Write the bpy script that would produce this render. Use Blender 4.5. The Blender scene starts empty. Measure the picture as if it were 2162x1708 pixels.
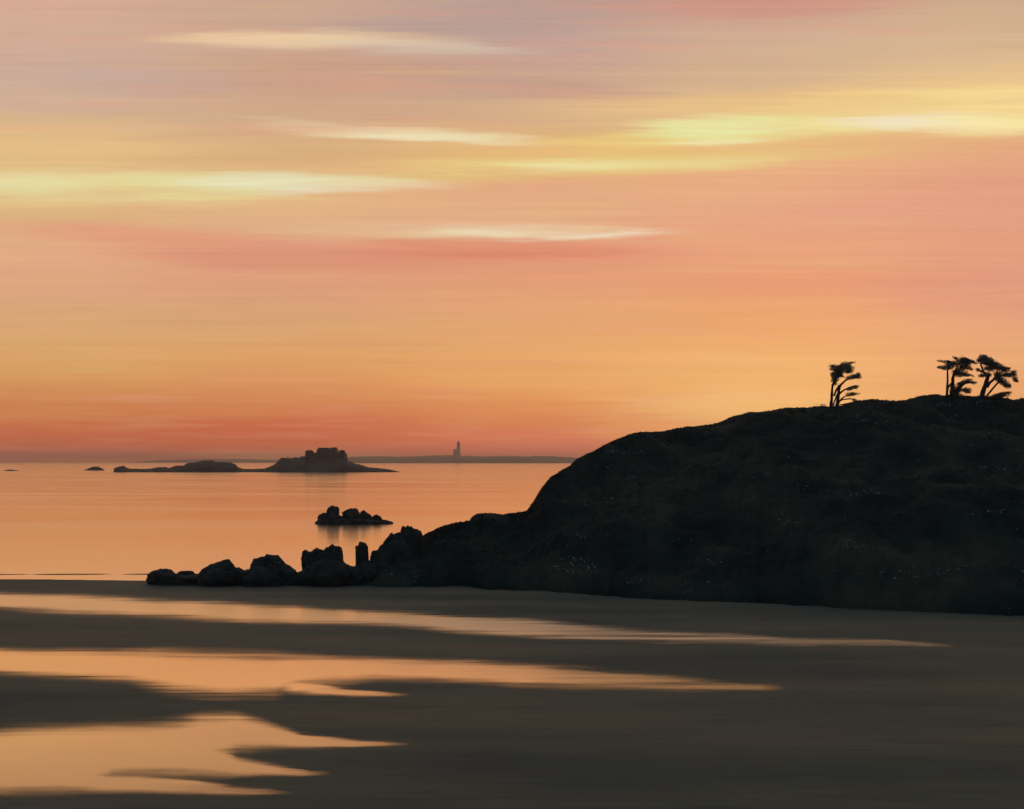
import bpy, bmesh, math, random
import numpy as np
from mathutils import Vector, Matrix, noise
random.seed(7)
S = bpy.context.scene
COL = S.collection

# ------------------------------------------------------------------ camera
K = 1024/2162.0            # traced coordinates (2162 wide) -> render pixels
F = 1098.0                 # focal length in render pixels
F2 = F/K                   # focal length in traced units
HOR = 972.0                # horizon line in traced units
H = 20.0                   # eye height above the sea
cam = bpy.data.cameras.new('camera'); camo = bpy.data.objects.new('camera', cam); COL.objects.link(camo)
camo.location = (0, 0, H); camo.rotation_euler = (math.pi/2, 0, 0)
cam.sensor_width = 36; cam.lens = 36*F/1024; cam.shift_y = (HOR*K-404)/1024
cam.clip_start = 0.5; cam.clip_end = 100000
S.camera = camo

# ------------------------------------------------------------------ world
SUN_EL, SUN_AZ = math.radians(2.5), math.radians(17)      # just above the horizon, behind the headland
def lin(c):
    return tuple((v/255/12.92 if v/255 <= .04045 else ((v/255+.055)/1.055)**2.4) for v in c)+(1,)
W = bpy.data.worlds.new("World"); S.world = W; W.use_nodes = True
nt = W.node_tree; nt.nodes.clear()
def N(t, **k):
    n = nt.nodes.new(t)
    for a, b in k.items(): setattr(n, a, b)
    return n
def L(a, b): nt.links.new(a, b)
def M(op, a, b=None, c=None, clamp=False):
    n = N('ShaderNodeMath', operation=op); n.use_clamp = clamp
    for i, v in enumerate((a, b, c)):
        if v is None: continue
        if isinstance(v, (int, float)): n.inputs[i].default_value = v
        else: L(v, n.inputs[i])
    return n.outputs[0]
def MR(v, a, b, c, d, mode='SMOOTHSTEP'):
    n = N('ShaderNodeMapRange', interpolation_type=mode); L(v, n.inputs[0])
    for i, x in enumerate((a, b, c, d)): n.inputs[i+1].default_value = x
    return n.outputs[0]
def MIX(f, a, b, mode='MIX'):
    n = N('ShaderNodeMix', data_type='RGBA', blend_type=mode)
    for s, v in ((0, f), (6, a), (7, b)):
        if isinstance(v, (int, float, tuple)): n.inputs[s].default_value = v
        else: L(v, n.inputs[s])
    return n.outputs[2]
tc = N('ShaderNodeTexCoord'); sx = N('ShaderNodeSeparateXYZ'); L(tc.outputs['Generated'], sx.inputs[0])
X, Y, Z = sx.outputs
yy = M('MAXIMUM', Y, .2)
u0 = M('DIVIDE', X, yy); v0 = M('DIVIDE', Z, yy)
def COMB(a, b, c=0.0):
    n = N('ShaderNodeCombineXYZ')
    for i, v in enumerate((a, b, c)):
        if isinstance(v, (int, float)): n.inputs[i].default_value = v
        else: L(v, n.inputs[i])
    return n.outputs[0]
def NOI(vec, scale, det=3, rough=.55, col=False):
    n = N('ShaderNodeTexNoise'); n.inputs['Scale'].default_value = scale
    n.inputs['Detail'].default_value = det; n.inputs['Roughness'].default_value = rough
    L(vec, n.inputs['Vector']); return n.outputs[1 if col else 0]
w1 = NOI(COMB(u0, M('MULTIPLY', v0, 9)), 2.6, 2)
w2 = NOI(COMB(u0, M('MULTIPLY', v0, 14), 3.3), 9, 3)
v = M('ADD', v0, M('ADD', M('MULTIPLY', M('SUBTRACT', w1, .5), .022), M('MULTIPLY', M('SUBTRACT', w2, .5), .010)))
w3 = NOI(COMB(M('MULTIPLY', u0, 1), M('MULTIPLY', v0, 30), 8.1), 5, 3)
u = M('ADD', u0, M('MULTIPLY', M('SUBTRACT', w3, .5), .16))
cols = {   # five columns of the cloud deck, colour against height
 100: [(965,(176,92,68)),(945,(184,92,62)),(910,(196,98,58)),(865,(208,124,68)),(780,(216,156,88)),(700,(214,160,100)),(620,(216,156,112)),(540,(222,160,116)),(470,(216,164,110)),(400,(222,186,120)),(310,(218,174,112)),(240,(198,158,130)),(150,(192,152,136)),(60,(198,152,132)),(0,(200,148,130))],
 600: [(965,(182,88,62)),(940,(192,88,58)),(890,(204,104,60)),(840,(212,132,76)),(760,(220,154,90)),(700,(214,154,98)),(620,(214,150,108)),(540,(216,140,106)),(470,(218,164,118)),(400,(222,176,112)),(310,(208,160,108)),(240,(198,152,120)),(150,(190,142,120)),(60,(192,150,128)),(0,(188,144,124))],
 1100:[(965,(200,100,76)),(930,(206,108,76)),(890,(214,124,74)),(840,(224,142,78)),(760,(226,158,92)),(680,(220,154,100)),(620,(220,150,100)),(540,(216,134,100)),(470,(220,162,118)),(400,(220,160,108)),(310,(224,174,102)),(240,(196,150,120)),(150,(186,142,126)),(60,(178,142,132)),(0,(174,136,128))],
 1600:[(965,(214,128,80)),(930,(224,150,90)),(890,(230,168,102)),(840,(232,172,104)),(760,(228,164,96)),(680,(222,150,92)),(600,(220,142,98)),(520,(220,146,106)),(450,(220,152,112)),(370,(222,158,112)),(300,(222,180,108)),(240,(216,172,118)),(170,(200,158,124)),(80,(192,150,128)),(0,(190,132,118))],
 2080:[(965,(216,130,82)),(900,(222,150,90)),(840,(224,156,98)),(760,(222,156,104)),(680,(218,148,108)),(600,(212,136,108)),(520,(216,140,108)),(450,(216,146,112)),(370,(216,146,112)),(300,(220,160,108)),(240,(232,196,126)),(170,(220,176,120)),(90,(198,158,126)),(0,(192,150,122))]}
VM = .45
def adj(c, y):        # the deck is paler and pinker high up
    k = min(1, max(0, (330-y)/120)); k2 = min(1, max(0, (800-y)/200))*(1-k)
    h = min(1, max(0, (y-880)/50)); c = (c[0]+14*h, c[1]+4*h, c[2])   # seen through the thickest air
    return (min(255, c[0]+9*k+2*k2), c[1]+15*k+5*k2, c[2]+12*k+9*k2)
fac = M('DIVIDE', v, VM)
prev = None; px_ = None
for cx in sorted(cols):
    r = N('ShaderNodeValToRGB'); L(fac, r.inputs[0]); e = r.color_ramp
    pts = [((HOR-y)/F2/VM, adj(c, y)) for y, c in cols[cx]]
    e.elements[0].position = max(0, pts[0][0]); e.elements[0].color = lin(pts[0][1])
    e.elements[1].position = pts[-1][0]; e.elements[1].color = lin(pts[-1][1])
    for p, c in pts[1:-1]:
        k = e.elements.new(p); k.color = lin(c)
    if prev is None: prev = r.outputs[0]
    else:
        prev = MIX(MR(u, (px_-1081)/F2, (cx-1081)/F2, 0, 1), prev, r.outputs[0])
    px_ = cx
sky = prev
P = COMB(u, v)
P0 = COMB(M('ADD', u0, M('MULTIPLY', M('SUBTRACT', w3, .5), .12)), M('ADD', v0, M('MULTIPLY', M('SUBTRACT', w2, .5), .013)))
# streaks: cx, cy, rx, ry, tilt (deg, + = rises to the right), colour, strength, soft
streaks = [
 (1000,60,420,60,0,(168,134,132),.55,0),(300,170,300,40,-2,(182,146,140),.5,0),
 (700,170,420,50,2,(188,136,114),.6,0),(1180,110,300,40,0,(186,142,134),.5,0),
 (1900,110,420,50,1,(200,160,128),.5,0),(1620,15,300,26,0,(192,124,114),.6,0),
 (1120,180,260,22,-2,(178,134,120),.6,0),
 (560,76,260,9,2,(220,176,140),.6,1),(820,90,220,8,-3,(214,186,158),.6,1),(660,84,340,19,0,(220,186,148),.85,0),(520,80,160,13,0,(222,180,140),.6,1),(900,100,240,16,-2,(196,168,152),.75,0),
 (120,300,420,60,0,(222,178,116),.55,0),
 (1500,215,620,32,2,(222,176,112),.6,0),(1330,322,330,22,2,(226,174,100),.7,0),
 (780,300,520,24,0,(212,164,110),.5,0),
 (1010,296,220,8,-1,(226,200,150),.6,1),(720,268,200,7,-5,(218,186,142),.6,1),(860,282,300,15,-3,(226,204,154),.9,0),(900,290,170,9,-2,(230,214,172),.7,1),(640,262,200,10,-4,(206,168,132),.6,1),
 (150,392,330,40,0,(222,204,132),.9,0),(60,386,160,20,0,(226,214,156),.7,0),
 (420,400,290,36,0,(222,208,134),.9,0),(330,372,300,14,1,(224,208,142),.6,1),(610,388,300,20,0,(224,216,168),.9,1),(540,380,190,14,0,(226,220,178),.6,1),(690,397,170,9,3,(228,218,182),.6,1),(850,390,190,10,0,(226,206,160),.8,1),(760,380,120,6,-4,(226,208,160),.6,1),
 (1180,350,560,24,2.5,(222,194,112),.85,0),(1200,348,170,13,1,(228,212,146),.85,0),(1420,345,220,13,2,(224,204,130),.7,0),
 (1400,292,260,22,3,(226,190,104),.7,0),
 (1560,272,290,36,2,(222,214,140),.9,0),(1500,272,170,24,2,(220,222,152),.7,0),(1500,301,110,7,1,(232,222,166),.7,1),
 (1780,262,200,22,3,(226,208,134),.7,0),(1830,215,340,30,4,(228,190,118),.6,0),
 (1880,246,190,7,4,(230,204,158),.6,1),(2010,268,180,7,1,(230,208,156),.6,1),(1940,256,200,15,2,(228,210,178),.95,0),(2110,262,160,24,0,(234,216,148),.9,0),(2100,210,170,34,0,(232,198,128),.7,0),
 (1250,415,620,26,0,(220,160,116),.5,0),
 (860,486,360,16,-1,(222,176,132),.75,0),(1100,491,270,15,1,(226,204,158),.9,0),(1060,490,150,10,0,(228,214,170),.6,1),(1300,493,170,7,1,(226,190,156),.8,1),
 (300,500,330,26,-3,(220,140,106),.7,0),(640,545,420,34,-2,(214,132,100),.65,0),(1240,496,170,5,4,(230,206,172),.7,1),(960,478,220,7,-2,(224,186,144),.6,1),(1040,528,360,22,0,(212,118,88),.8,0),
 (1700,600,420,40,1,(216,134,92),.6,0),(2020,610,260,46,0,(210,132,108),.6,0),(1900,440,420,50,0,(216,144,118),.5,0),
 (500,665,420,26,0,(208,154,104),.5,0),(1250,800,420,40,0,(228,164,94),.5,0),(1640,770,330,34,0,(228,168,104),.6,0),
 (1540,850,260,40,0,(236,182,112),.7,0),(1350,760,200,24,0,(230,164,100),.4,0),(1330,905,130,32,0,(222,146,84),.6,0),
 (380,905,520,34,0,(194,92,54),.55,0),
 (60,955,340,16,0,(176,84,66),.6,0),(360,962,190,10,0,(158,82,62),.7,1),(1150,930,260,26,0,(206,106,82),.5,0),
]
for cx, cy, rx, ry, t, c, st, sh in streaks:
    m = N('ShaderNodeMapping', vector_type='TEXTURE'); L(P0 if sh or ry < 26 else P, m.inputs[0])
    m.inputs['Location'].default_value = ((cx-1081)/F2, (HOR-cy)/F2, 0)
    m.inputs['Rotation'].default_value = (0, 0, math.radians(t))
    g_ = 1.32 if ry < 30 else 1.1
    m.inputs['Scale'].default_value = (rx*(1.12 if ry < 30 else 1)/F2, ry*g_/F2, 1)
    ln = N('ShaderNodeVectorMath', operation='LENGTH'); L(m.outputs[0], ln.inputs[0])
    sky = MIX(MR(ln.outputs['Value'], 1.1, .25, 0, st*.92), sky, lin(adj(c, cy)))
hv = NOI(COMB(M('MULTIPLY', u0, 1.2), M('MULTIPLY', v0, 16), 2.2), 4, 4, .6)
sky = MIX(MR(hv, .5, .72, 0, .30), sky, lin((222,150,122)))
sky = MIX(MR(hv, .5, .28, 0, .22), sky, lin((222,176,116)))
fib = NOI(COMB(M('MULTIPLY', u0, .5), M('MULTIPLY', v0, 26)), 14, 5, .65)
fib2 = NOI(COMB(M('MULTIPLY', u0, .3), M('MULTIPLY', v0, 22), 5), 5, 4, .6)
br = M('ADD', M('MULTIPLY', M('SUBTRACT', fib, .5), .13), M('MULTIPLY', M('SUBTRACT', fib2, .5), .17))
sky = MIX(1.0, sky, COMB(M('ADD', br, 1), M('ADD', M('MULTIPLY', br, 1.1), 1), M('ADD', M('MULTIPLY', br, 1.1), 1)), 'MULTIPLY')
hs = N('ShaderNodeHueSaturation'); hs.inputs['Saturation'].default_value = .965; hs.inputs['Value'].default_value = 1.015; L(sky, hs.inputs['Color']); sky = hs.outputs[0]
# overhead and behind the viewer the deck is out of the glow: night is coming from the east
dim = M('MULTIPLY', MR(Z, .42, .80, 1, .0), MR(Y, -.15, .55, .0, 1))
sky = MIX(dim, lin((80,106,124)), sky)
st = N('ShaderNodeTexSky', sky_type='NISHITA'); st.sun_disc = False
st.sun_elevation = SUN_EL; st.sun_rotation = SUN_AZ; st.dust_density = 3
bg1 = N('ShaderNodeBackground'); L(sky, bg1.inputs[0]); bg1.inputs[1].default_value = 1.03
bg2 = N('ShaderNodeBackground'); L(st.outputs[0], bg2.inputs[0]); bg2.inputs[1].default_value = .004
ad = N('ShaderNodeAddShader'); L(bg1.outputs[0], ad.inputs[0]); L(bg2.outputs[0], ad.inputs[1])
wo = N('ShaderNodeOutputWorld'); L(ad.outputs[0], wo.inputs[0])

sd = bpy.data.lights.new('sun', 'SUN'); so = bpy.data.objects.new('sun', sd); COL.objects.link(so)
sd.energy = .25; sd.angle = math.radians(3); sd.color = (1, .62, .34)
dirv = Vector((math.sin(SUN_AZ)*math.cos(SUN_EL), math.cos(SUN_AZ)*math.cos(SUN_EL), math.sin(SUN_EL)))
so.rotation_euler = dirv.to_track_quat('Z', 'Y').to_euler()
S.view_settings.view_transform = 'Standard'; S.view_settings.look = 'None'; S.view_settings.exposure = 0; S.view_settings.gamma = 1

# ------------------------------------------------------------------ helpers
def at(x, y, D):            # point seen at traced (x, y) at depth D
    return Vector(((x-1081)/F2*D, D, H-(y-HOR)/F2*D))
def depth(y, z=0.0): return (H-z)*F2/(y-HOR)
def interp(pts, x):
    return float(np.interp(x, [p[0] for p in pts], [p[1] for p in pts]))
def fbm(x, y, z=0, o=5): return noise.fractal(Vector((x, y, z)), 0.9, 2.1, o)
def link(name, me, mat=None, parent=None):
    o = bpy.data.objects.new(name, me); COL.objects.link(o)
    if mat: me.materials.append(mat)
    if parent: o.parent = parent
    return o
def mesh(name, vs, fs, smooth=True):
    me = bpy.data.meshes.new(name); me.from_pydata([tuple(p) for p in vs], [], fs); me.update()
    if smooth: me.polygons.foreach_set('use_smooth', [True]*len(me.polygons))
    return me
def tag(o, label=None, cat=None, group=None, kind=None):
    if label: o['label'] = label
    if cat: o['category'] = cat
    if group: o['group'] = group
    if kind: o['kind'] = kind
    return o
def empty(name, loc):
    o = bpy.data.objects.new(name, None); COL.objects.link(o); o.location = loc; o.empty_display_size = .5
    return o
def child(name, vs, fs, mat, root, smooth=True):     # vertices given in world space
    b = Vector(root.location)
    return link(name, mesh(name, [Vector(p)-b for p in vs], fs, smooth), mat, root)

# ------------------------------------------------------------------ materials
def newmat(name):
    m = bpy.data.materials.new(name); m.use_nodes = True
    t = m.node_tree; t.nodes.clear(); return m, t
def mat_rough(name, ca, cb, scale, bump=.5, bscale=6, rough=.9, spec=.2, stretch=(1,1,1), dist=.3, cc=None, sparkle=0):
    m, t = newmat(name); n = t.nodes; l = t.links
    g = n.new('ShaderNodeNewGeometry'); mp = n.new('ShaderNodeMapping'); l.new(g.outputs['Position'], mp.inputs[0])
    mp.inputs['Scale'].default_value = stretch
    a = n.new('ShaderNodeTexNoise'); a.inputs['Scale'].default_value = scale; a.inputs['Detail'].default_value = 6; l.new(mp.outputs[0], a.inputs[0])
    r = n.new('ShaderNodeValToRGB'); l.new(a.outputs[0], r.inputs[0])
    r.color_ramp.elements[0].position = .34; r.color_ramp.elements[0].color = (*ca, 1)
    r.color_ramp.elements[1].position = .66; r.color_ramp.elements[1].color = (*cb, 1)
    if cc:
        e = r.color_ramp.elements.new(.5); e.color = (*cc, 1)
    b = n.new('ShaderNodeTexNoise'); b.inputs['Scale'].default_value = bscale; b.inputs['Detail'].default_value = 8; b.inputs['Roughness'].default_value = .62; l.new(mp.outputs[0], b.inputs[0])
    bp = n.new('ShaderNodeBump'); bp.inputs['Strength'].default_value = bump; bp.inputs['Distance'].default_value = dist; l.new(b.outputs[0], bp.inputs['Height'])
    p = n.new('ShaderNodeBsdfPrincipled'); l.new(bp.outputs[0], p.inputs['Normal'])
    colr = r.outputs[0]
    if sparkle:       # glints painted into the base colour as pale flecks, in slanting bands
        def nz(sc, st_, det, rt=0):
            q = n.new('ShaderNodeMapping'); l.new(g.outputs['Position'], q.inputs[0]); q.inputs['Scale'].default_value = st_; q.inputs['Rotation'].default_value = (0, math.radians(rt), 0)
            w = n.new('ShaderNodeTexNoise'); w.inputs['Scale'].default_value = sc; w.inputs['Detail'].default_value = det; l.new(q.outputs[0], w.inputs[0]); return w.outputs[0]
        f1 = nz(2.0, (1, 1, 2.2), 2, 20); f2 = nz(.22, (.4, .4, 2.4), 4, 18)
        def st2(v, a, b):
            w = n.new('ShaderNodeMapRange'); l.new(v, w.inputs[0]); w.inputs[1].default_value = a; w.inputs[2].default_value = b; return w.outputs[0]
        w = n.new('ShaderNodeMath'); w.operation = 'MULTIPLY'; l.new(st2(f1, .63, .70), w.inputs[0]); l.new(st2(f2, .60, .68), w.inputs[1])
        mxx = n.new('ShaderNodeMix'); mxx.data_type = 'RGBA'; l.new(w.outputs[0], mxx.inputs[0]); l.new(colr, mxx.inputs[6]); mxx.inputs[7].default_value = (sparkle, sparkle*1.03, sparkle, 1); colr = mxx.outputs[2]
    l.new(colr, p.inputs['Base Color'])
    p.inputs['Roughness'].default_value = rough; p.inputs['Specular IOR Level'].default_value = spec
    o = n.new('ShaderNodeOutputMaterial'); l.new(p.outputs[0], o.inputs[0])
    return m
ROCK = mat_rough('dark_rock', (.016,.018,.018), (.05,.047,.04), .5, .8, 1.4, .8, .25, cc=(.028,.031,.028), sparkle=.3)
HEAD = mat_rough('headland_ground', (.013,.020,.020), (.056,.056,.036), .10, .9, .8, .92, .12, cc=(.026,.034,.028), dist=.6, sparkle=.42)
ISLE = mat_rough('island_rock', (.03,.03,.028), (.085,.08,.07), .03, .6, .2, .9, .2, dist=3)
STONE = mat_rough('fort_stone', (.05,.048,.045), (.10,.09,.08), .2, .4, .8, .85, .2)
WHITE = mat_rough('weathered_white', (.62,.36,.26), (.78,.46,.34), .02, .2, .2, .8, .2)
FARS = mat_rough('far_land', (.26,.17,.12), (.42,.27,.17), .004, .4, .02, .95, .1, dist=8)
BARK = mat_rough('bark', (.02,.017,.016), (.06,.045,.038), 2.5, .8, 9, .85, .2, dist=.04)
PALEBARK = mat_rough('pale_bark', (.12,.12,.11), (.24,.25,.23), 2.5, .6, 9, .8, .3, dist=.03)
def mat_leaf(name, ca, cb):
    m, t = newmat(name); n = t.nodes; l = t.links
    g = n.new('ShaderNodeNewGeometry'); a = n.new('ShaderNodeTexNoise'); a.inputs['Scale'].default_value = 1.1; a.inputs['Detail'].default_value = 4; l.new(g.outputs['Position'], a.inputs[0])
    r = n.new('ShaderNodeValToRGB'); l.new(a.outputs[0], r.inputs[0])
    r.color_ramp.elements[0].position = .35; r.color_ramp.elements[0].color = (*ca, 1)
    r.color_ramp.elements[1].position = .7; r.color_ramp.elements[1].color = (*cb, 1)
    p = n.new('ShaderNodeBsdfPrincipled'); l.new(r.outputs[0], p.inputs['Base Color']); p.inputs['Roughness'].default_value = .75; p.inputs['Specular IOR Level'].default_value = .25
    o = n.new('ShaderNodeOutputMaterial'); l.new(p.outputs[0], o.inputs[0]); return m
NEEDLE = mat_leaf('pine_needles', (.025,.036,.036), (.13,.17,.165))
SCRUB = mat_leaf('scrub', (.014,.018,.012), (.05,.05,.03))

def mat_sand():
    m, t = newmat('wet_sand'); n = t.nodes; l = t.links
    g = n.new('ShaderNodeNewGeometry')
    def nz(sc, st, det=5, ro=.55):
        mp = n.new('ShaderNodeMapping'); l.new(g.outputs['Position'], mp.inputs[0]); mp.inputs['Scale'].default_value = st
        mp.inputs['Rotation'].default_value = (0, 0, math.radians(4))
        a = n.new('ShaderNodeTexNoise'); a.inputs['Scale'].default_value = sc; a.inputs['Detail'].default_value = det; a.inputs['Roughness'].default_value = ro; l.new(mp.outputs[0], a.inputs[0]); return a.outputs[0]
    a = nz(.05, (.35, 1.6, 1)); b = nz(.03, (.3, 1.2, 1), 3); c = nz(.5, (.3, 2.5, 1), 6, .7)
    r = n.new('ShaderNodeValToRGB'); l.new(a, r.inputs[0])
    r.color_ramp.elements[0].position = .36; r.color_ramp.elements[0].color = (.068,.086,.070, 1)
    r.color_ramp.elements[1].position = .64; r.color_ramp.elements[1].color = (.175,.140,.095, 1)
    e = r.color_ramp.elements.new(.5); e.color = (.112,.118,.084, 1)
    mx = n.new('ShaderNodeMix'); mx.data_type = 'RGBA'; mx.blend_type = 'MULTIPLY'; mx.inputs[0].default_value = .5
    r2 = n.new('ShaderNodeValToRGB'); l.new(c, r2.inputs[0]); r2.color_ramp.elements[0].position = .3; r2.color_ramp.elements[0].color = (.6,.62,.62,1); r2.color_ramp.elements[1].position = .7; r2.color_ramp.elements[1].color = (1.3,1.3,1.3,1)
    l.new(r.outputs[0], mx.inputs[6]); l.new(r2.outputs[0], mx.inputs[7])
    p = n.new('ShaderNodeBsdfPrincipled'); l.new(mx.outputs[2], p.inputs['Base Color'])
    mr = n.new('ShaderNodeMapRange'); l.new(b, mr.inputs[0]); mr.inputs[1].default_value = .35; mr.inputs[2].default_value = .65; mr.inputs[3].default_value = .75; mr.inputs[4].default_value = .58
    l.new(mr.outputs[0], p.inputs['Roughness']); p.inputs['Specular IOR Level'].default_value = .10
    bp = n.new('ShaderNodeBump'); bp.inputs['Strength'].default_value = .35; bp.inputs['Distance'].default_value = .06; l.new(c, bp.inputs['Height']); l.new(bp.outputs[0], p.inputs['Normal'])
    o = n.new('ShaderNodeOutputMaterial'); l.new(p.outputs[0], o.inputs[0]); return m
SAND = mat_sand()

def mat_water(name, rough, refl, body, bump, bscale, stretch, film=False, dist=.1):
    m, t = newmat(name); n = t.nodes; l = t.links
    g = n.new('ShaderNodeNewGeometry'); mp = n.new('ShaderNodeMapping'); l.new(g.outputs['Position'], mp.inputs[0]); mp.inputs['Scale'].default_value = stretch
    a = n.new('ShaderNodeTexNoise'); a.inputs['Scale'].default_value = bscale; a.inputs['Detail'].default_value = 5; l.new(mp.outputs[0], a.inputs[0])
    bp = n.new('ShaderNodeBump'); bp.inputs['Strength'].default_value = bump; bp.inputs['Distance'].default_value = dist; l.new(a.outputs[0], bp.inputs['Height'])
    gl = n.new('ShaderNodeBsdfGlossy'); gl.inputs['Color'].default_value = refl if isinstance(refl, tuple) else (refl, refl, refl, 1); l.new(bp.outputs[0], gl.inputs['Normal'])
    # calmer and rougher lanes of wind
    b = n.new('ShaderNodeTexNoise'); b.inputs['Scale'].default_value = bscale*.04; b.inputs['Detail'].default_value = 3; l.new(mp.outputs[0], b.inputs[0])
    mr = n.new('ShaderNodeMapRange'); l.new(b.outputs[0], mr.inputs[0]); mr.inputs[1].default_value = .35; mr.inputs[2].default_value = .65; mr.inputs[3].default_value = rough*.8; mr.inputs[4].default_value = rough*1.2
    rg = mr.outputs[0]
    if film:      # the thin tapering ends are rippled by the sand just under them
        sp_ = n.new('ShaderNodeSeparateXYZ'); l.new(g.outputs['Position'], sp_.inputs[0])
        m4 = n.new('ShaderNodeMapRange'); l.new(sp_.outputs[0], m4.inputs[0]); m4.inputs[1].default_value = -22; m4.inputs[2].default_value = 12; m4.inputs[3].default_value = 0; m4.inputs[4].default_value = .14
        m5 = n.new('ShaderNodeMath'); m5.operation = 'ADD'; l.new(mr.outputs[0], m5.inputs[0]); l.new(m4.outputs[0], m5.inputs[1]); rg = m5.outputs[0]
    l.new(rg, gl.inputs['Roughness'])
    df = n.new('ShaderNodeBsdfDiffuse'); df.inputs['Color'].default_value = (*body, 1)
    lw = n.new('ShaderNodeFresnel'); lw.inputs['IOR'].default_value = 1.33
    m2 = n.new('ShaderNodeMapRange'); l.new(lw.outputs[0], m2.inputs[0]); m2.inputs[1].default_value = .02; m2.inputs[2].default_value = .30; m2.inputs[3].default_value = .15; m2.inputs[4].default_value = .97
    ms = n.new('ShaderNodeMixShader'); l.new(m2.outputs[0], ms.inputs[0]); l.new(df.outputs[0], ms.inputs[1]); l.new(gl.outputs[0], ms.inputs[2])
    out = ms.outputs[0]
    if film:
        at_ = n.new('ShaderNodeAttribute'); at_.attribute_name = 'cover'
        mp2 = n.new('ShaderNodeMapping'); l.new(g.outputs['Position'], mp2.inputs[0]); mp2.inputs['Scale'].default_value = (.03, .45, 1); mp2.inputs['Rotation'].default_value = (0,0,math.radians(4))
        c = n.new('ShaderNodeTexNoise'); c.inputs['Scale'].default_value = 1.4; c.inputs['Detail'].default_value = 6; c.inputs['Roughness'].default_value = .6; l.new(mp2.outputs[0], c.inputs[0])
        ma = n.new('ShaderNodeMath'); ma.operation = 'MULTIPLY_ADD'; l.new(c.outputs[0], ma.inputs[0]); ma.inputs[1].default_value = 3.2; ma.inputs[2].default_value = -1.6
        # noise only disturbs the half-covered rim
        w = n.new('ShaderNodeMath'); w.operation = 'PINGPONG'; l.new(at_.outputs['Fac'], w.inputs[0]); w.inputs[1].default_value = .5
        w2 = n.new('ShaderNodeMath'); w2.operation = 'MULTIPLY'; l.new(w.outputs[0], w2.inputs[0]); w2.inputs[1].default_value = 2.0
        w3 = n.new('ShaderNodeMath'); w3.operation = 'MULTIPLY_ADD'; l.new(ma.outputs[0], w3.inputs[0]); l.new(w2.outputs[0], w3.inputs[1]); l.new(at_.outputs['Fac'], w3.inputs[2]); w3.use_clamp = True
        tr = n.new('ShaderNodeBsdfTransparent'); m3 = n.new('ShaderNodeMixShader'); l.new(w3.outputs[0], m3.inputs[0]); l.new(tr.outputs[0], m3.inputs[1]); l.new(out, m3.inputs[2]); out = m3.outputs[0]
    o = n.new('ShaderNodeOutputMaterial'); l.new(out, o.inputs[0]); return m
SEA = mat_water('sea_water', .145, (1.0,.88,.78,1), (.20,.13,.09), .2, .5, (.25, 1, 1), dist=.2)
POOL = mat_water('pool_water', .20, (1.0,.77,.53,1), (.16,.11,.08), .25, 1.2, (.3, 1.2, 1), film=True, dist=.06)
RUFFLED = mat_water('ruffled_pool_water', .34, (1.0,.82,.58,1), (.16,.11,.08), .4, 1.2, (.3, 1.2, 1), film=True, dist=.08)

# ------------------------------------------------------------------ sea, beach, pools
def grid(name, xs, ys, fz, mat, kind='structure'):
    vs = [(x, y, fz(x, y)) for y in ys for x in xs]; nx = len(xs)
    fs = [(j*nx+i, j*nx+i+1, (j+1)*nx+i+1, (j+1)*nx+i) for j in range(len(ys)-1) for i in range(nx-1)]
    o = link(name, mesh(name, vs, fs), mat); tag(o, kind=kind); return o
sea_xs = [-20000,-8000,-3000,-1000,-300,0,300,1000,3000,8000,20000]
grid('sea', sea_xs, [60,150,300,800,2000,5000,10000,20000], lambda x, y: 0, SEA)
WL = 184.5
ZT = .14
def sand_z(x, y):
    d = WL + 1.2*math.sin(x*.05+1) + 2.0*fbm(x*.02, 3.1, o=2) - y
    return max(-.6, min(ZT, d*.02)) if d > 0 else max(-.6, d*.03, .05*math.exp(-((y-196-.02*x)/.9)**2)*min(1, max(0, (-44-x)/12))*(.45+.8*fbm(x*.12, 5.5, 0, 3))-.010)
grid('beach', list(np.linspace(-700, 700, 281)), list(np.linspace(-140, 120, 27))+list(np.linspace(123, 215, 140)), sand_z, SAND)

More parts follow.
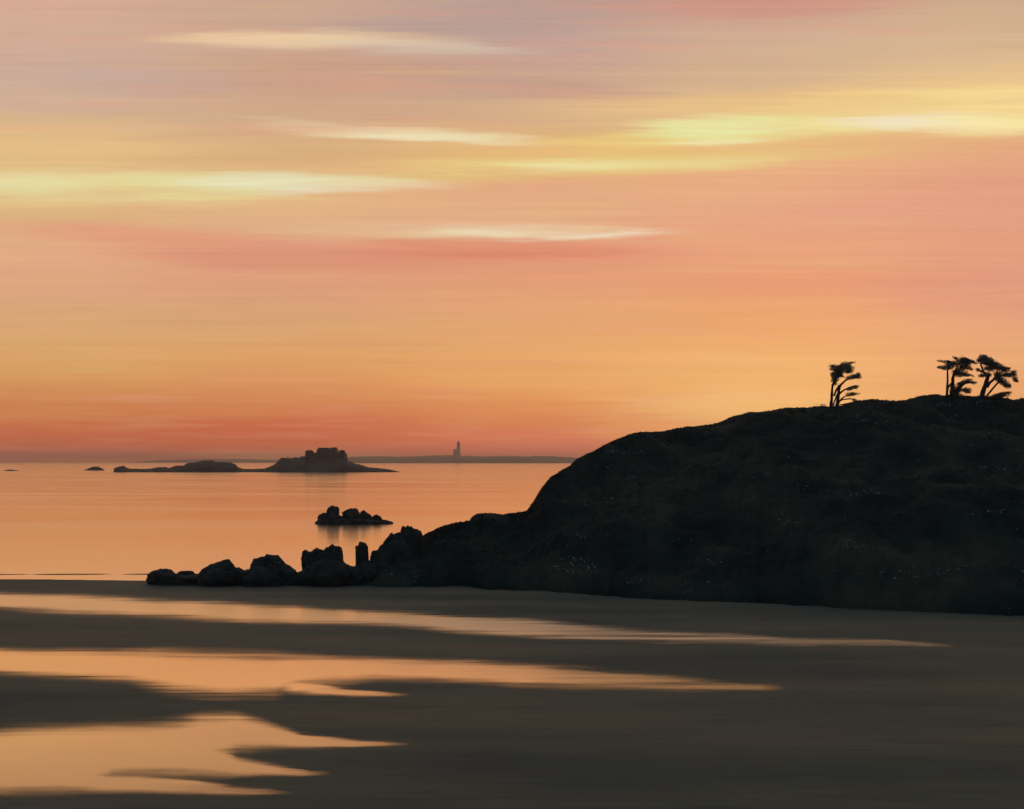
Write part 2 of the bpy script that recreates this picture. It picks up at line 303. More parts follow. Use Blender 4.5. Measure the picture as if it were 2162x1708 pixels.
def ribbon(secs):
    x = [s[0] for s in secs]; t = [s[1] for s in secs]; b = [s[2] for s in secs]; a = [s[3] if len(s) > 3 else 1 for s in secs]
    return x, t, b, a
def pool(name, label, ribs, y0, y1, x0, x1, soft=44, mat=None):
    ribs = [ribbon(r) for r in ribs]
    nx, ny = 320, int((y1-y0)/1.6)
    xs = np.linspace(x0, x1, nx); ys = np.linspace(y0, y1, ny)
    A = np.zeros((ny, nx))
    for (rx, rt, rb, ra) in ribs:
        T = np.interp(xs, rx, rt)[None, :]; B = np.interp(xs, rx, rb)[None, :]; al = np.interp(xs, rx, ra)[None, :]
        wob = np.array([[fbm(x*.005, y*.03, 2.0, 3) for x in xs] for y in ys])*4
        yv = ys[:, None]+wob
        sf = np.minimum(soft, (B-T)*.5+1)
        e = np.minimum((yv-T)/sf+.5, (B-yv)/(sf*1.1)+.5)
        ends = np.clip(np.minimum((xs-rx[0]+1 if rx[0] > -100 else xs*0+999), rx[-1]-xs)/60, 0, 1)[None, :]
        e = np.clip(e, 0, 1); e = (e*e*(3-2*e))**1.7
        A = np.maximum(A, e*al*ends)
    zz = ZT+.012
    vs = []; idx = {}; fs = []; av = []
    def vid(j, i):
        if (j, i) not in idx:
            D = (H-zz)*F2/(ys[j]-HOR); idx[(j, i)] = len(vs); vs.append(((xs[i]-1081)/F2*D, D, zz)); av.append(A[j, i])
        return idx[(j, i)]
    for j in range(ny-1):
        for i in range(nx-1):
            if A[j:j+2, i:i+2].max() > .004:
                fs.append((vid(j+1, i), vid(j+1, i+1), vid(j, i+1), vid(j, i)))
    me = mesh(name, vs, fs); at_ = me.attributes.new('cover', 'FLOAT', 'POINT'); at_.data.foreach_set('value', av)
    o = link(name, me, mat or POOL); tag(o, label, 'tide pool', 'tide pools lying across the beach'); return o
pool('tide_pool', 'long thin band of bright water across the beach just in front of the headland', [
  [(-400,1243,1274),(0,1250,1284),(264,1260,1298),(475,1270,1306),(634,1281,1311),(792,1289,1316),(950,1297,1330,1),(1141,1309,1345,.9),(1227,1316,1347,.75),(1439,1332,1357,.5),(1651,1341,1359,.4),(1864,1349,1362,.42),(2020,1358,1364,.35)]],
  1225, 1385, -400, 2040, mat=RUFFLED)
pool('tide_pool', 'middle pool of pink and orange water tapering to the right on dark sand', [
  [(-400,1355,1405),(0,1368,1420),(264,1373,1433),(370,1375,1458),(475,1377,1468),(581,1381,1464),(634,1383,1444),(792,1389,1433),(950,1394,1436),(1141,1401,1446,.95),(1227,1405,1452,.8),(1439,1430,1458,.6),(1660,1446,1456,.4)],
  [(560,1430,1463),(634,1437,1462),(700,1447,1463,.9),(780,1456,1467,.8),(870,1466,1470,.5)]],
  1335, 1490, -400, 1680)
pool('tide_pool', 'nearest pool with three pointed fingers of orange water on dark sand', [
  [(-400,1560,1676),(0,1541,1668),(158,1534,1668),(200,1532,1652),(240,1530,1637),(317,1528,1636),(380,1521,1635),(422,1512,1632),(450,1510,1600),(502,1508,1580),(554,1520,1577),(634,1547,1576),(739,1559,1577,.9),(870,1568,1574,.5)],
  [(290,1545,1636),(380,1555,1636),(454,1573,1635),(502,1598,1635),(581,1611,1635),(700,1625,1636,.6)],
  [(-400,1600,1676),(120,1600,1668),(222,1630,1670),(370,1644,1674,.95),(475,1653,1675,.8),(620,1669,1674,.5)]],
  1485, 1708, -400, 900)

# ------------------------------------------------------------------ headland
sil = [(560,1226),(640,1222),(700,1214),(740,1200),(785,1184),(805,1158),(850,1134),(883,1133),(895,1127),(909,1120),(924,1114),(930,1110),(962,1102),(991,1098),(996,1089),(1008,1082),(1038,1081),(1060,1084),(1078,1082),(1112,1077),(1127,1056),(1144,1028),(1162,1006),(1183,993),(1204,981),(1218,967),(1253,951),(1285,933),(1320,919),(1345,911),(1395,909),(1405,907),(1450,899),(1490,896),(1516,891),(1541,879),(1582,869),(1620,866),(1661,859),(1700,859),(1740,855),(1752,858),(1801,848.5),(1839,843),(1888,846.5),(1905,846),(1938,837),(1971,833),(1996,835),(2040,836),(2074,837),(2100,838),(2128,841),(2140,845),(2162,840),(2250,832),(2400,845),(2600,880),(2800,930),(3000,1000)]
basel = [(560,1232),(740,1236),(850,1240),(960,1237),(1060,1246),(1150,1248),(1250,1256),(1330,1263),(1420,1268),(1560,1273),(1640,1276),(1800,1286),(2000,1295),(2162,1301),(3000,1380)]
ridged = [(560,187),(850,186),(1000,189),(1115,194),(1200,205),(1300,214),(1500,222),(1800,226),(2162,230),(2600,230),(3000,225)]
def ridge_z(x):
    D = interp(ridged, x); return H-(interp(sil, x)-HOR)/F2*D
def make_headland():
    xs = np.concatenate([np.linspace(560, 2200, 560), np.linspace(2206, 3000, 70)])
    nf, nb = 90, 22
    vs = []
    for x in xs:
        Db = depth(interp(basel, x)+2.5*fbm(x*.02, 1, 0, 4)); Dr = interp(ridged, x); e = -(interp(sil, x)-HOR)/F2
        zr = H+e*Dr
        for k in range(nf+nb):
            if k < nf:
                s = k/(nf-1); D = Db+(Dr-Db)*s
                z = zr*(.18*s+.82*s**.72) if s < 1 else zr
                X = (x-1081)/F2*D
                gully = fbm(X*.045+D*.02, D*.05, 3, 5)*3.2+abs(fbm(X*.16+D*.05, D*.12, 9, 4))*1.6-.5
                env = (min(s/.12, 1))*min((1-s)/.10, 1)*min(zr/16, 1)
                z += gully*env
                z += fbm(X*.9, D*.9, 4, 4)*.35*min(s/.05, 1)*(.2 if s > .97 else 1)*min(zr/8, 1)
                lim = H+e*D-.05-(1-s)*1.2
                if s < 1: z = min(z, lim if lim > 1 else z)
                if k == 0: z = -.3
                if s == 1: z += .10*fbm(X*1.6, 2, 0, 4)+.10*abs(fbm(X*4, 2, 6, 3))
            else:
                s = (k-nf+1)/nb; D = Dr+70*s*min(1, zr/14)+6*s
                X = (x-1081)/F2*D
                z = zr*(math.cos(s*math.pi)*.5+.5)*(1-s*.1)-1.5*s+fbm(X*.1, D*.1, 4, 4)*1.2*s*(1-s)*min(zr/8, 1) - .25*min(s*6, 1)
            vs.append(((x-1081)/F2*D, D, z))
    n = nf+nb
    fs = [(i*n+k, (i+1)*n+k, (i+1)*n+k+1, i*n+k+1) for i in range(len(xs)-1) for k in range(n-1)]
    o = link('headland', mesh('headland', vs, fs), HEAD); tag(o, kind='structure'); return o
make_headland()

# scrub and grass over the crest and slopes of the headland
def tuft(vs, fs, c, L_, n, lean, spread, wid):
    for _ in range(n):
        d = Vector((random.gauss(lean, spread), random.gauss(0, spread), random.uniform(.5, 1))).normalized()
        side = Vector((random.uniform(-1, 1), random.uniform(-1, 1), random.uniform(-.3,.3))).cross(d)
        if side.length < .01: continue
        side.normalize(); l_ = L_*random.uniform(.5, 1.1); w_ = wid*random.uniform(.6, 1.3)
        p = c+Vector((random.gauss(0, .06), random.gauss(0, .06), 0)); b = len(vs)
        vs += [p-side*w_*.6, p+side*w_*.6, p+d*l_*.55+side*w_, p+d*l_, p+d*l_*.55-side*w_]
        fs.append((b, b+1, b+2, b+3, b+4))
hd = bpy.data.objects['headland']
def scrub():
    vs, fs = [], []
    me = hd.data; n = 112
    ncol = len(me.vertices)//n
    for _ in range(15000):
        i = random.randrange(100, ncol-1)
        k = int(90-abs(random.gauss(0, 9))) if random.random() < .62 else random.randrange(20, 90)
        k = max(4, min(92, k))
        a = me.vertices[i*n+k].co; b = me.vertices[min(ncol-1, i+1)*n+k].co
        p = a.lerp(b, random.random())
        if p.z < 2.0: continue
        if fbm(p.x*.25, p.y*.25, 0, 3) < -.15: continue
        tuft(vs, fs, p-Vector((0,0,.05)), random.uniform(.12, .30)*(1.1 if k > 84 else 1.7), 5, .5, .45, .05)
    o = link('scrub', mesh('scrub', vs, fs, False), SCRUB); tag(o, kind='stuff')
    o['label'] = 'low dark grass and scrub over the crest and slopes of the headland'; o['category'] = 'scrub'
scrub()

# ------------------------------------------------------------------ rocks
def ico(sub):
    bm = bmesh.new(); bmesh.ops.create_icosphere(bm, subdivisions=sub, radius=1)
    vs = [v.co.copy() for v in bm.verts]; fs = [tuple(v.index for v in f.verts) for f in bm.faces]; bm.free(); return vs, fs
ICO4 = ico(5); ICO3 = ico(4)
def lobe(vs, fs, c, r, seed, rough=.28, box=.0, tilt=0, src=None):
    V_, F_ = src or ICO4
    rnd = random.Random(seed); planes = []
    for _ in range(16):
        nrm = Vector((rnd.gauss(0, 1), rnd.gauss(0, 1), rnd.gauss(0, .9))).normalized(); planes.append((nrm, rnd.uniform(.78, 1.0)))
    b = len(vs); R_ = Matrix.Rotation(math.radians(tilt), 3, 'Y')
    for p in V_:
        q = p.copy()
        if box:
            m = max(abs(q.x), abs(q.y), abs(q.z)); q = q.lerp(q/m*.9, box)
        for nrm, d in planes:
            k = q.dot(nrm)
            if k > d: q -= nrm*(k-d)*.7
        n1 = noise.fractal(q*1.6+Vector((seed*3.7, seed*1.3, 0)), .9, 2.1, 5)
        n2 = abs(noise.fractal(q*5+Vector((seed, 0, 2)), .8, 2.2, 4))
        q = q*(1+rough*n1*.6-.10*n2*rough/.28)
        q = R_ @ Vector((q.x*r[0], q.y*r[1], q.z*r[2]))
        vs.append(c+q)
    for f in F_: fs.append(tuple(i+b for i in f))
def rock(name, label, cat, lobes, D, mat=ROCK, group=None, zb=-.1, src=None, dr=None, rough=.28):
    """lobes: cx, top, half width, bottom, box, tilt, depth offset (traced units), all at distance D"""
    vs, fs = [], []
    for n_, (cx, top, hw, bot, box, tilt, dd) in enumerate(lobes):
        Dl = D+dd; c = at(cx, (top+bot)/2, Dl); rz = (bot-top)/2/F2*Dl; rx = hw/F2*Dl
        lobe(vs, fs, c, (rx*1.22, (dr or rx*random.uniform(.8, 1.1)), rz*1.14), hash_(label)+n_*7, rough, box, tilt, src)
    m = mesh(name, vs, fs)
    x = sum(p[0] for p in vs)/len(vs); y = sum(p[1] for p in vs)/len(vs)
    m.transform(Matrix.Translation((-x, -y, 0)))
    o = link(name, m, mat); o.location = (x, y, 0)
    tag(o, label, cat, group); return o
def hash_(s): return sum(ord(c)*(i+1) for i, c in enumerate(s)) % 997
G = 'boulders along the tip of the point'
rock('boulder', 'small rounded boulder at the far left tip of the rocky point', 'boulder', [(344,1202,28,1240,0,0,0),(324,1214,13,1234,0,0,1),(352,1211,20,1236,.2,0,-1)], 178, group=G)
rock('boulder', 'low flat slab of rock between the tip boulder and the first big dome', 'boulder', [(400,1210,34,1236,.3,0,0),(392,1203,17,1226,0,0,1),(428,1213,26,1238,.4,0,0),(375,1212,18,1234,.2,0,.5)], 178.5, group=G)
rock('boulder', 'broad smooth dome shaped boulder with low shoulders either side', 'boulder', [(468,1185,36,1250,0,0,0),(448,1197,26,1245,0,0,-1),(498,1199,26,1245,.2,8,0),(460,1201,34,1246,.1,0,-2)], 177.5, group=G)
rock('boulder', 'hump backed boulder with a squared top, third large rock from the tip', 'boulder', [(572,1172,24,1240,.35,4,0),(552,1178,22,1245,.2,-14,0),(590,1187,26,1250,.1,18,0),(532,1200,26,1240,.1,-20,0),(560,1195,48,1252,.1,0,-1)], 177.5, group=G)
rock('boulder', 'small low boulder wedged in the dip beside the squared rock', 'boulder', [(612,1200,16,1244,.2,10,0),(636,1211,13,1242,0,0,0),(624,1214,26,1246,.2,0,-1)], 178, group=G)
rock('boulder', 'large blocky boulder with flat slanting top and a lower peak on its left', 'boulder', [(700,1152,23,1236,.6,-4,0),(676,1158,28,1240,.4,-16,0),(655,1164,15,1236,.1,-14,1),(690,1180,52,1250,.2,0,-1),(640,1205,26,1246,.1,-10,0)], 178, group=G)
rock('boulder', 'slim upright pillar of rock standing alone beside the slope', 'boulder', [(765,1144,12,1216,.65,2,0),(762,1150,11,1210,.6,-3,.6),(771,1180,10,1230,.4,8,0)], 179, group=G, rough=.2)
rock('boulder', 'low rubble rock at the foot of the upright pillar', 'boulder', [(746,1196,32,1246,.2,-8,0),(775,1186,22,1246,.2,0,0),(730,1206,24,1248,.1,0,-1)], 177.6, group=G)
rock('boulder', 'square shouldered rock leaning on the slope right of the pillar', 'boulder', [(814,1150,20,1230,.2,-10,0),(826,1130,16,1210,.5,2,.5),(806,1166,24,1246,.2,-12,-1),(840,1138,24,1220,.2,0,0)], 180, group=G)
rock('boulder', 'pointed rock with a rounded shoulder on the lower slope', 'boulder', [(857,1112,15,1190,.1,6,0),(851,1109,5,1140,0,0,0),(866,1117,20,1190,.3,10,0),(846,1124,20,1190,.1,-20,-.5),(877,1119,11,1170,.1,10,0)], 182, group=G)
# low islet in the bay
isl = empty('rocky_islet', (at(750, 1103, depth(1103)).x, depth(1103), 0))
tag(isl, 'small islet of knobbly rocks standing in the bay between headland and horizon', 'islet')
DI = depth(1103)
def part_rock(name, lobes, D, root, mat, src=None, dr=None, rough=.28):
    vs, fs = [], []
    for n_, (cx, top, hw, bot, box, tilt, dd) in enumerate(lobes):
        Dl = D+dd; c = at(cx, (top+bot)/2, Dl); rz = (bot-top)/2/F2*Dl; rx = hw/F2*Dl
        lobe(vs, fs, c, (rx*1.38, dr or rx*.9, rz*1.2), hash_(name)+int(cx)+n_*7, rough, box, tilt, src)
    return child(name, vs, fs, mat, root)
# zoom: x = (1040+zx/7.207)*.634 ; y = (1660+zy/7.207)*.634
zx = lambda v_: (1040+v_/7.207)*.634
zy = lambda v_: (1660+v_/7.207)*.634
def zl(cx, top, hw, bot, box=0., tilt=0, dd=0): return (zx(cx), zy(top), hw/7.207*.634, zy(bot), box, tilt, dd)
part_rock('rock_base', [zl(300,480,170,640,.3), zl(700,470,300,660,.4), zl(1150,470,330,650,.3,3), zl(1600,500,260,650,.1,6)], DI, isl, ROCK, dr=5)
part_rock('rock_stack', [zl(500,175,110,480,.35), zl(560,200,70,420,.4,5), zl(460,215,80,420,.2)], DI, isl, ROCK, src=ICO3)
part_rock('boulder', [zl(320,335,150,640,.25,-8), zl(450,360,150,640,.2), zl(620,385,110,640,.2,8)], DI-1, isl, ROCK, src=ICO3)
part_rock('boulder', [zl(960,225,140,640,.2,-8), zl(870,260,120,660,.1,-20), zl(1030,270,90,600,.2,8)], DI, isl, ROCK, src=ICO3)
part_rock('boulder', [zl(1240,290,80,560,.1), zl(1300,350,120,620,.2,14), zl(1160,370,90,620,.1)], DI+1, isl, ROCK, src=ICO3)
part_rock('boulder', [zl(1520,370,65,600,.1), zl(1590,410,60,620,.1,12)], DI, isl, ROCK, src=ICO3)
part_rock('rock_base', [zl(1780,500,130,640,.05,10), zl(1700,490,90,640,.1,10)], DI-.5, isl, ROCK, src=ICO3)

# ------------------------------------------------------------------ distant islands
def ridge_land(name, prof, yb, thick, mat, rough=.05, n=260, rows=26, D=None, nz=.05, parent=None, ex=.6):
    D0 = D or depth(yb); xs = np.linspace(prof[0][0], prof[-1][0], n); vs = []
    px_m = D0/F2
    for x in xs:
        h = max(0, interp([(p[0], (yb-p[1])) for p in prof], x))*px_m
        for k in range(rows):
            s = k/(rows-1); t = math.sin(math.pi*s)**ex
            Dk = D0+thick*s*(.35+.65*min(1, h/(20*px_m)))
            X = (x-1081)/F2*Dk
            z = h*t*(1+rough*fbm(x*.15, s*6, 1, 5)*(1 if 0 < k < rows-1 else 0))+px_m*nz*20*fbm(x*.4, s*9, 3, 4)*t*min(1, h/(6*px_m))
            if k in (0, rows-1): z = -1
            vs.append((X, Dk, z))
    fs = [(i*rows+k, (i+1)*rows+k, (i+1)*rows+k+1, i*rows+k+1) for i in range(n-1) for k in range(rows-1)]
    if parent: return child(name, vs, fs, mat, parent)
    return link(name, mesh(name, vs, fs), mat)
ix = lambda v_: (360+v_/2.079)*.634
iy = lambda v_: (1440+v_/2.079)*.634
prof = [(36,268),(40,245),(60,235),(85,230),(105,226),(130,240),(150,247),(240,248),(300,246),(340,236),(400,234),(420,242),(440,236),(470,225),(530,222),(550,206),(600,204),(640,192),(680,188),(730,190),(755,202),(800,198),(850,204),(880,216),(905,238),(930,247),(1000,249),(1080,246),(1110,236),(1160,212),(1185,180),(1200,172),(1240,168),(1260,172),(1300,166),(1340,162),(1370,158),(1390,158),(1500,150),(1600,158),(1650,165),(1665,190),(1700,208),(1760,222),(1800,236),(1860,242),(1940,250),(2000,262),(2020,268)]
o = ridge_land('rocky_island', [(ix(a), iy(b)) for a, b in prof], iy(268), 190, ISLE, rough=.10, n=420, nz=.06)
tag(o, 'long low rocky island with two humps near the horizon', 'island')
o = ridge_land('sea_rock', [(176,991),(184,988),(192,985),(198,983),(208,983.5),(214,986),(222,991)], 991, 40, ISLE, n=60, rows=18)
tag(o, 'small dark hump of rock just left of the long island', 'sea rock', 'small rocks left of the island')
o = ridge_land('sea_rock', [(8,991.5),(18,989.3),(26,989.6),(34,990.6),(42,992)], 992, 30, ISLE, n=60, rows=18)
tag(o, 'tiny faint rock awash at the left edge of the bay', 'sea rock', 'small rocks left of the island')

# fort on the island
DF = depth(iy(268))+85
def box(vs, fs, x0, x1, yt, ybm, d0, d1, D=DF, taper=.0):
    a = at(x0, yt, D); b = at(x1, ybm, D); n = len(vs); tx = (b.x-a.x)*taper
    for z, t in ((b.z, 0), (a.z, tx)):
        vs += [(a.x+t, D+d0+t, z), (b.x-t, D+d0+t, z), (b.x-t, D+d1-t, z), (a.x+t, D+d1-t, z)]
    fs += [tuple(n+i for i in f) for f in ((3,2,1,0),(4,5,6,7),(0,1,5,4),(1,2,6,5),(2,3,7,6),(3,0,4,7))]
def drum(vs, fs, cx, yt, ybm, r, D=DF, n=20, taper=.93, dd=0, cap=True):
    a = at(cx, yt, D); b = at(cx, ybm, D); s = len(vs)
    for z, rr in ((b.z, r), (a.z, r*taper)):
        for i in range(n): t = 2*math.pi*i/n; vs.append((a.x+rr*math.cos(t), D+dd+rr*math.sin(t), z))
    for i in range(n): j = (i+1) % n; fs.append((s+i, s+j, s+n+j, s+n+i))
    if cap: fs.append(tuple(s+n+i for i in range(n)))
fort = empty('fort', (at(690, 965, DF).x, DF, 26))
tag(fort, 'squat dark stone fort crowning the higher hump of the long island', 'fort')
vs, fs = [], []; box(vs, fs, ix(1385), ix(1648), iy(136), iy(215), -28, 28, taper=.03)
for k in range(13):
    x = ix(1392+k*20); box(vs, fs, x, x+5.4/2, iy(132), iy(136.5), -27, -24)
child('wall', vs, fs, STONE, fort, False)
vs, fs = [], []; box(vs, fs, ix(1450), ix(1590), iy(106), iy(137), -14, 16, taper=.04)
box(vs, fs, ix(1462), ix(1530), iy(99), iy(107), -10, 10)
box(vs, fs, ix(1545), ix(1582), iy(97), iy(107), -8, 8)
child('keep', vs, fs, STONE, fort, False)
for cx, yt, r in ((ix(1408), 121, 8.5), (ix(1632), 120, 6.5)):
    vs, fs = [], []; drum(vs, fs, cx, iy(yt), iy(235), r, dd=-22)
    drum(vs, fs, cx, iy(yt-4), iy(yt+1), r*.6, dd=-22)
    child('bastion', vs, fs, STONE, fort, False)

# far shore with its lighthouse
DS = 12500
sx_ = lambda v_: (1400+v_/3.603)*.634
sy_ = lambda v_: (1440+v_/3.603)*.634
sp = [(640,974),(700,968),(740,963),(780,961),(840,962),(888,961),(910,959.5),(950,958.8),(985,960),(1010,961.2),(1050,961.5),(1075,959.8),(1090,960.6),(1110,961.8),(1135,960.4),(1160,960.5),(1178,962),(1215,964),(1300,966),(1500,965),(1800,968),(2000,974)]
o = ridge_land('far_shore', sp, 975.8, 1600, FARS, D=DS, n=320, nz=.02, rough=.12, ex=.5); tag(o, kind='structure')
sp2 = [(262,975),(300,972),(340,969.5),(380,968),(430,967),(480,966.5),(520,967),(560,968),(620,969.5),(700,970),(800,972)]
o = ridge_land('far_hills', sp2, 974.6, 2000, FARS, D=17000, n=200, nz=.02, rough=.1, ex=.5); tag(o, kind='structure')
DL = DS+450
lh = empty('lighthouse', (at(sx_(455), sy_(265), DL).x, DL, at(0, sy_(268), DL).z))
tag(lh, 'tall narrow lighthouse tower faint in the haze on the far shore', 'lighthouse')
mL = DL/F2
vs, fs = [], []; drum(vs, fs, sx_(456), sy_(140), sy_(285), 5.0*mL, D=DL, taper=.72, n=24); child('tower', vs, fs, WHITE, lh)
vs, fs = [], []; drum(vs, fs, sx_(456), sy_(134), sy_(141), 4.4*mL, D=DL, taper=1, n=24); child('gallery', vs, fs, WHITE, lh)
vs, fs = [], []; drum(vs, fs, sx_(456), sy_(108), sy_(134.5), 2.9*mL, D=DL, taper=.95, n=16); child('lantern_room', vs, fs, WHITE, lh)
vs, fs = [], []; drum(vs, fs, sx_(456), sy_(88), sy_(108.5), 3.2*mL, D=DL, taper=.12, n=16); child('dome', vs, fs, WHITE, lh)
vs, fs = [], []; box(vs, fs, sx_(396), sx_(430), sy_(196), sy_(285), -50, 40, D=DL)
x0, x1 = sx_(396), sx_(430); a = at((x0+x1)/2, sy_(186), DL); n = len(vs); p0 = at(x0, sy_(196.5), DL); p1 = at(x1, sy_(196.5), DL)
vs += [(p0.x, DL-50, p0.z), (p1.x, DL-50, p1.z), (p1.x, DL+40, p1.z), (p0.x, DL+40, p0.z), (a.x, DL-50, a.z), (a.x, DL+40, a.z)]
fs += [(n, n+1, n+4), (n+1, n+2, n+5, n+4), (n+2, n+3, n+5), (n+3, n, n+4, n+5)]
child('keeper_house', vs, fs, WHITE, lh, False)

# ------------------------------------------------------------------ trees
def tube(vs, fs, pts, rad, n=8):
    # pts world, rad metres; interpolated with a little gnarl
    P_, R_ = [], []
    for i in range(len(pts)-1):
        for s in range(4):
            t = s/4; P_.append(pts[i].lerp(pts[i+1], t)); R_.append(rad[i]*(1-t)+rad[i+1]*t)
    P_.append(pts[-1]); R_.append(rad[-1])
    for _ in range(2):
        P_ = [P_[0]]+[(P_[i-1]+P_[i]*2+P_[i+1])/4 for i in range(1, len(P_)-1)]+[P_[-1]]
    b = len(vs)
    for i, p in enumerate(P_):
        d = (P_[min(i+1, len(P_)-1)]-P_[max(i-1, 0)]).normalized()
        s1 = d.cross(Vector((0, 1, 0.1))).normalized(); s2 = d.cross(s1)
        for k in range(n):
            t = 2*math.pi*k/n; rr = R_[i]*(1+.28*noise.noise(Vector((p.x*1.5+k, p.z*1.5, p.y))))
            vs.append(p+s1*math.cos(t)*rr+s2*math.sin(t)*rr)
    for i in range(len(P_)-1):
        for k in range(n):
            j = (k+1) % n; fs.append((b+i*n+k, b+i*n+j, b+(i+1)*n+j, b+(i+1)*n+k))
    fs.append(tuple(b+(len(P_)-1)*n+k for k in range(n)))
def leaves(vs, fs, c, rx, rz, tilt, ry, dens, size):
    area = math.pi*rx*rz; n = int(max(14, area*dens)); ca, sa = math.cos(tilt), math.sin(tilt)
    for _ in range(n):
        q = Vector((random.gauss(0, .55), random.gauss(0, .5), random.gauss(0, .6)))
        if q.length > 1.3: q = q.normalized()*random.uniform(.7, 1.35)
        a, h = q.x*rx, q.z*rz
        p = c+Vector((a*ca-h*sa, q.y*ry, a*sa+h*ca))
        # sprig of needle clusters streaming down wind
        for _k in range(3):
            d = Vector((random.gauss(.9, .7)*ca, random.gauss(0, .6), random.gauss(.1, .5)+sa*.8)).normalized()
            s = d.cross(Vector((random.gauss(0, 1), random.gauss(0, 1), random.gauss(0, 1))))
            if s.length < .05: continue
            s.normalize(); l_ = size*random.uniform(.5, 1.3); w_ = l_*random.uniform(.10, .20); b = len(vs)
            vs += [p, p+d*l_*.5+s*w_, p+d*l_, p+d*l_*.5-s*w_]; fs.append((b, b+1, b+2, b+3))
def tree(name, label, cat, org, sc, base, trunks, limbs, pads, D, dens=270, size=.24, group=None):
    """org/sc map a magnified trace (zx, zy) to the 2162 wide trace"""
    tx = lambda a: (org[0]+a/sc)*.634
    ty = lambda a: (org[1]+a/sc)*.634
    mpp = .634/sc/F2*D
    b0 = at(tx(base[0]), ty(base[1]), D); root = empty(name, b0); tag(root, label, cat, group)
    def run(nm, item, mat):
        pts, rad, dy = item[0], item[1], item[2]
        Pn = []; n = len(pts)
        for i, (a, c) in enumerate(pts):
            w = at(tx(a), ty(c), D); w.y += dy*(i/(n-1)); Pn.append(w)
        rr = [rad[0]+(rad[1]-rad[0])*i/(n-1) for i in range(n)]
        vs, fs = [], []; tube(vs, fs, Pn, [r*mpp for r in rr]); child(nm, vs, fs, mat, root)
    for t_ in trunks: run('trunk', t_, BARK)
    for t_ in limbs: run('branch', t_, PALEBARK if len(t_) > 3 else BARK)
    vs, fs = [], []
    for p in pads:
        cx, cz, rx, rz = p[:4]; tl = math.radians(-(p[4] if len(p) > 4 else 0)); dy = p[5] if len(p) > 5 else random.uniform(-.7, .7)
        c = at(tx(cx), ty(cz), D); c.y += dy
        leaves(vs, fs, c, rx*mpp, rz*mpp, tl, max(rx, rz)*mpp*.8, dens, min(size, rz*mpp*.9+.05))
    child('crown', vs, fs, NEEDLE, root, False)
GT = 'windswept pines on the headland crest'
tree('pine_tree', 'lone windswept pine with stacked right-blown branches, left of the other two trees', 'tree', (2720,1180), 8.54, (480,1460),
 [([(395,1500),(425,1250),(435,1000),(450,850),(520,740),(640,560),(820,360)], (46,14), 0), ([(570,1480),(610,1260),(632,1080),(645,950),(700,850)], (50,36), .3)],
 [([(490,1180),(560,1010),(640,880)], (30,26), .1), ([(455,1440),(520,1300),(555,1140)], (26,18), -.3, 1), ([(690,860),(780,780),(870,710),(1020,640),(1170,600)], (34,8), .6),
  ([(640,1120),(760,1020),(900,950),(1050,920),(1170,895)], (30,8), -.5), ([(590,1430),(680,1290),(790,1200),(900,1160),(1150,1130)], (30,8), .5), ([(640,1330),(760,1280),(950,1262),(1090,1300)], (22,8), -.7),
  ([(520,740),(450,640),(400,560)], (20,8), .4), ([(640,560),(540,420),(420,340)], (20,8), -.4)],
 [(480,330,115,45),(450,432,92,38),(600,430,130,75),(820,290,135,75),(990,240,110,25,-6),(900,420,130,95),(880,490,120,50),(720,400,110,75),(600,520,120,70),(700,330,100,40),(430,565,75,55),(500,640,115,85),(480,750,95,55),(475,840,60,50),(640,560,110,80),(700,620,60,35),(1040,345,65,8),
  (990,650,190,62,-14),(1150,600,75,60),(1120,670,90,30),(950,975,130,45,-14),(1110,905,95,26),(1130,950,45,30),(1020,1125,165,40),(900,1180,120,22,-8),(1080,1300,60,34,20),(960,1265,120,16),(480,1460,120,26)], interp(ridged,1765)-.6, group=GT)
tree('pine_tree', 'spreading windswept pine with a slim bare second trunk, middle of the three trees', 'tree', (3090,1160), 6.756, (560,1060),
 [([(425,1090),(440,850),(445,620),(440,500),(480,400)], (30,12), 0), ([(530,1090),(560,860),(562,690),(600,560),(650,450),(740,330)], (52,12), .3)],
 [([(600,1060),(680,900),(770,810),(870,765),(1050,775)], (60,12), -.5), ([(560,760),(480,840),(450,900)], (22,20), 0), ([(640,940),(760,930),(900,950)], (24,8), .5),
  ([(480,400),(380,320),(220,280)], (14,5), .3), ([(740,330),(900,290),(1090,335)], (18,5), .5), ([(600,570),(760,570),(960,610)], (22,6), .5)],
 [(380,440,120,46,4),(250,425,60,26),(480,390,110,70),(300,292,115,18,8),(430,305,65,30),(560,340,110,50),(740,320,115,115),(630,220,75,24,30),(820,260,90,50),(860,340,95,95),(800,440,140,46),(960,300,130,32,18),(1080,330,65,12,14),(920,460,75,28,20),
  (700,560,150,75),(640,530,80,55),(850,590,120,36,8),(990,620,80,13,18),(850,750,110,50,-12),(1020,775,60,28),(710,810,90,45,-25),(850,940,115,50),(660,950,80,60),(560,950,85,100),(600,1060,160,50),(880,1000,60,20)], interp(ridged,2010)-.6, group=GT)
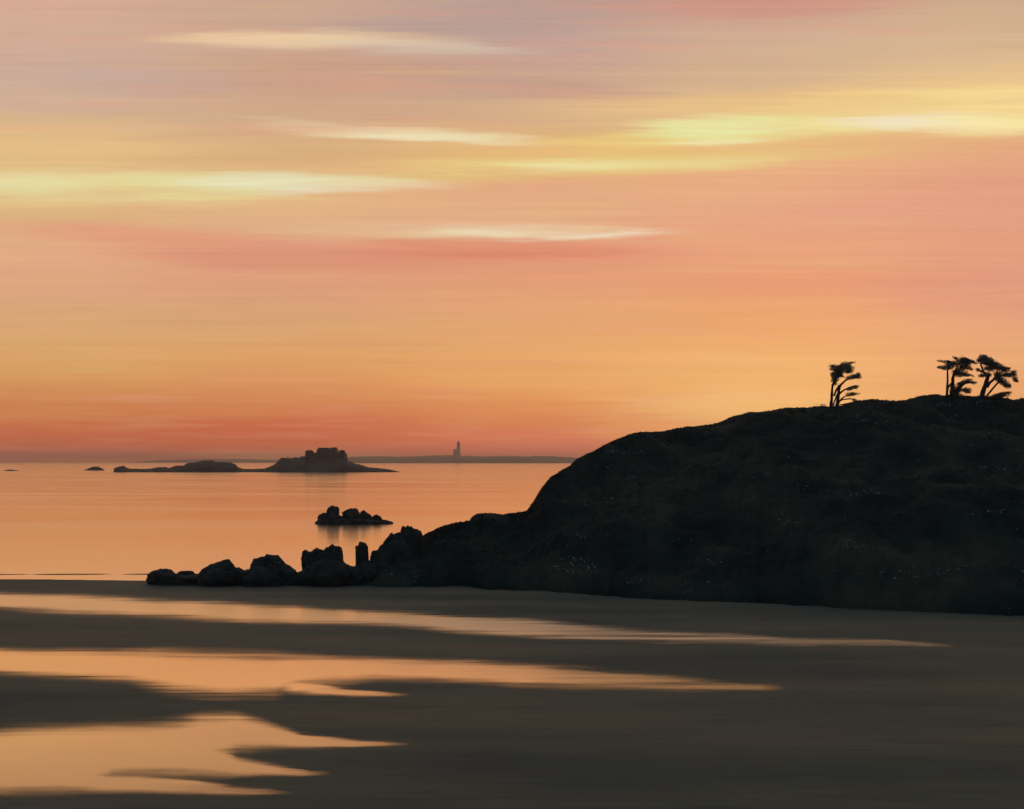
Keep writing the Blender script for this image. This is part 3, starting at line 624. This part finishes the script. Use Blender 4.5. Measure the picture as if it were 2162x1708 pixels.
tree('pine_tree', 'leaning windswept pine with a crown slanting down to the right, nearest the right edge', 'tree', (3090,1160), 6.756, (1230,1080),
 [([(1205,1120),(1245,960),(1300,810),(1340,690),(1365,590)], (62,34), 0)],
 [([(1330,870),(1400,770),(1480,710),(1560,640),(1700,600),(1880,590)], (38,8), .5), ([(1330,1060),(1420,950),(1510,830),(1590,740)], (24,20), -.4), ([(1350,600),(1260,540),(1220,430),(1200,330)], (28,18), .3, 1),
  ([(1290,560),(1200,520),(1120,465)], (20,12), -.3), ([(1360,600),(1280,600),(1180,620)], (26,10), .3), ([(1200,330),(1400,380),(1600,430)], (20,10), .2), ([(1620,720),(1760,810)], (26,12), 0), ([(1480,710),(1560,560),(1600,450)], (16,10), .3)],
 [(1260,195,90,55),(1170,270,75,60),(1300,275,150,80,10),(1440,355,170,90,22),(1600,425,165,70,20),(1710,470,120,48,15),(1790,450,55,25),(1400,460,130,45,12),(1230,615,95,38),(1370,590,75,50),(1130,480,50,32,30),(1200,525,50,24,30),
  (1560,580,80,60),(1700,600,150,46,4),(1850,600,110,50),(1945,535,65,45),(1920,680,60,48,30),(1985,730,55,28,20),(1560,670,90,65),(1660,750,125,70,30),(1770,830,95,48,25),(1850,845,45,34),(1230,1090,130,30)], interp(ridged,2075)-.6, group=GT)
tree('windblown_shrub', 'low dark shrub blown flat beside the foot of the right-hand tree', 'shrub', (3090,1160), 6.756, (1600,1090),
 [([(1500,1110),(1600,1060),(1720,1020)], (26,10), 0)], [([(1620,1060),(1740,1040),(1800,1000)], (14,6), .3)],
 [(1720,1015,110,34,-8),(1800,1000,60,26),(1560,1060,140,42,-8),(1680,1060,140,34),(1480,1090,120,26)], interp(ridged,2110)-.6)

# ------------------------------------------------------------------ sea haze
HAZE = True
if HAZE:
    vs = [(x, y, z) for z in (-3, 140) for x, y in ((-20100,-200),(20100,-200),(20100,20100),(-20100,20100))]
    fs = [(3,2,1,0),(4,5,6,7),(0,1,5,4),(1,2,6,5),(2,3,7,6),(3,0,4,7)]
    m, t = newmat('haze_air'); pv = t.nodes.new('ShaderNodeVolumePrincipled')
    pv.inputs['Color'].default_value = (1.0, .78, .62, 1); pv.inputs['Density'].default_value = .000062; pv.inputs['Anisotropy'].default_value = .3
    oo = t.nodes.new('ShaderNodeOutputMaterial'); t.links.new(pv.outputs[0], oo.inputs['Volume'])
    o = link('haze', mesh('haze', vs, fs, False), m); tag(o, 'thin warm sea haze over the bay', 'haze', kind='stuff')
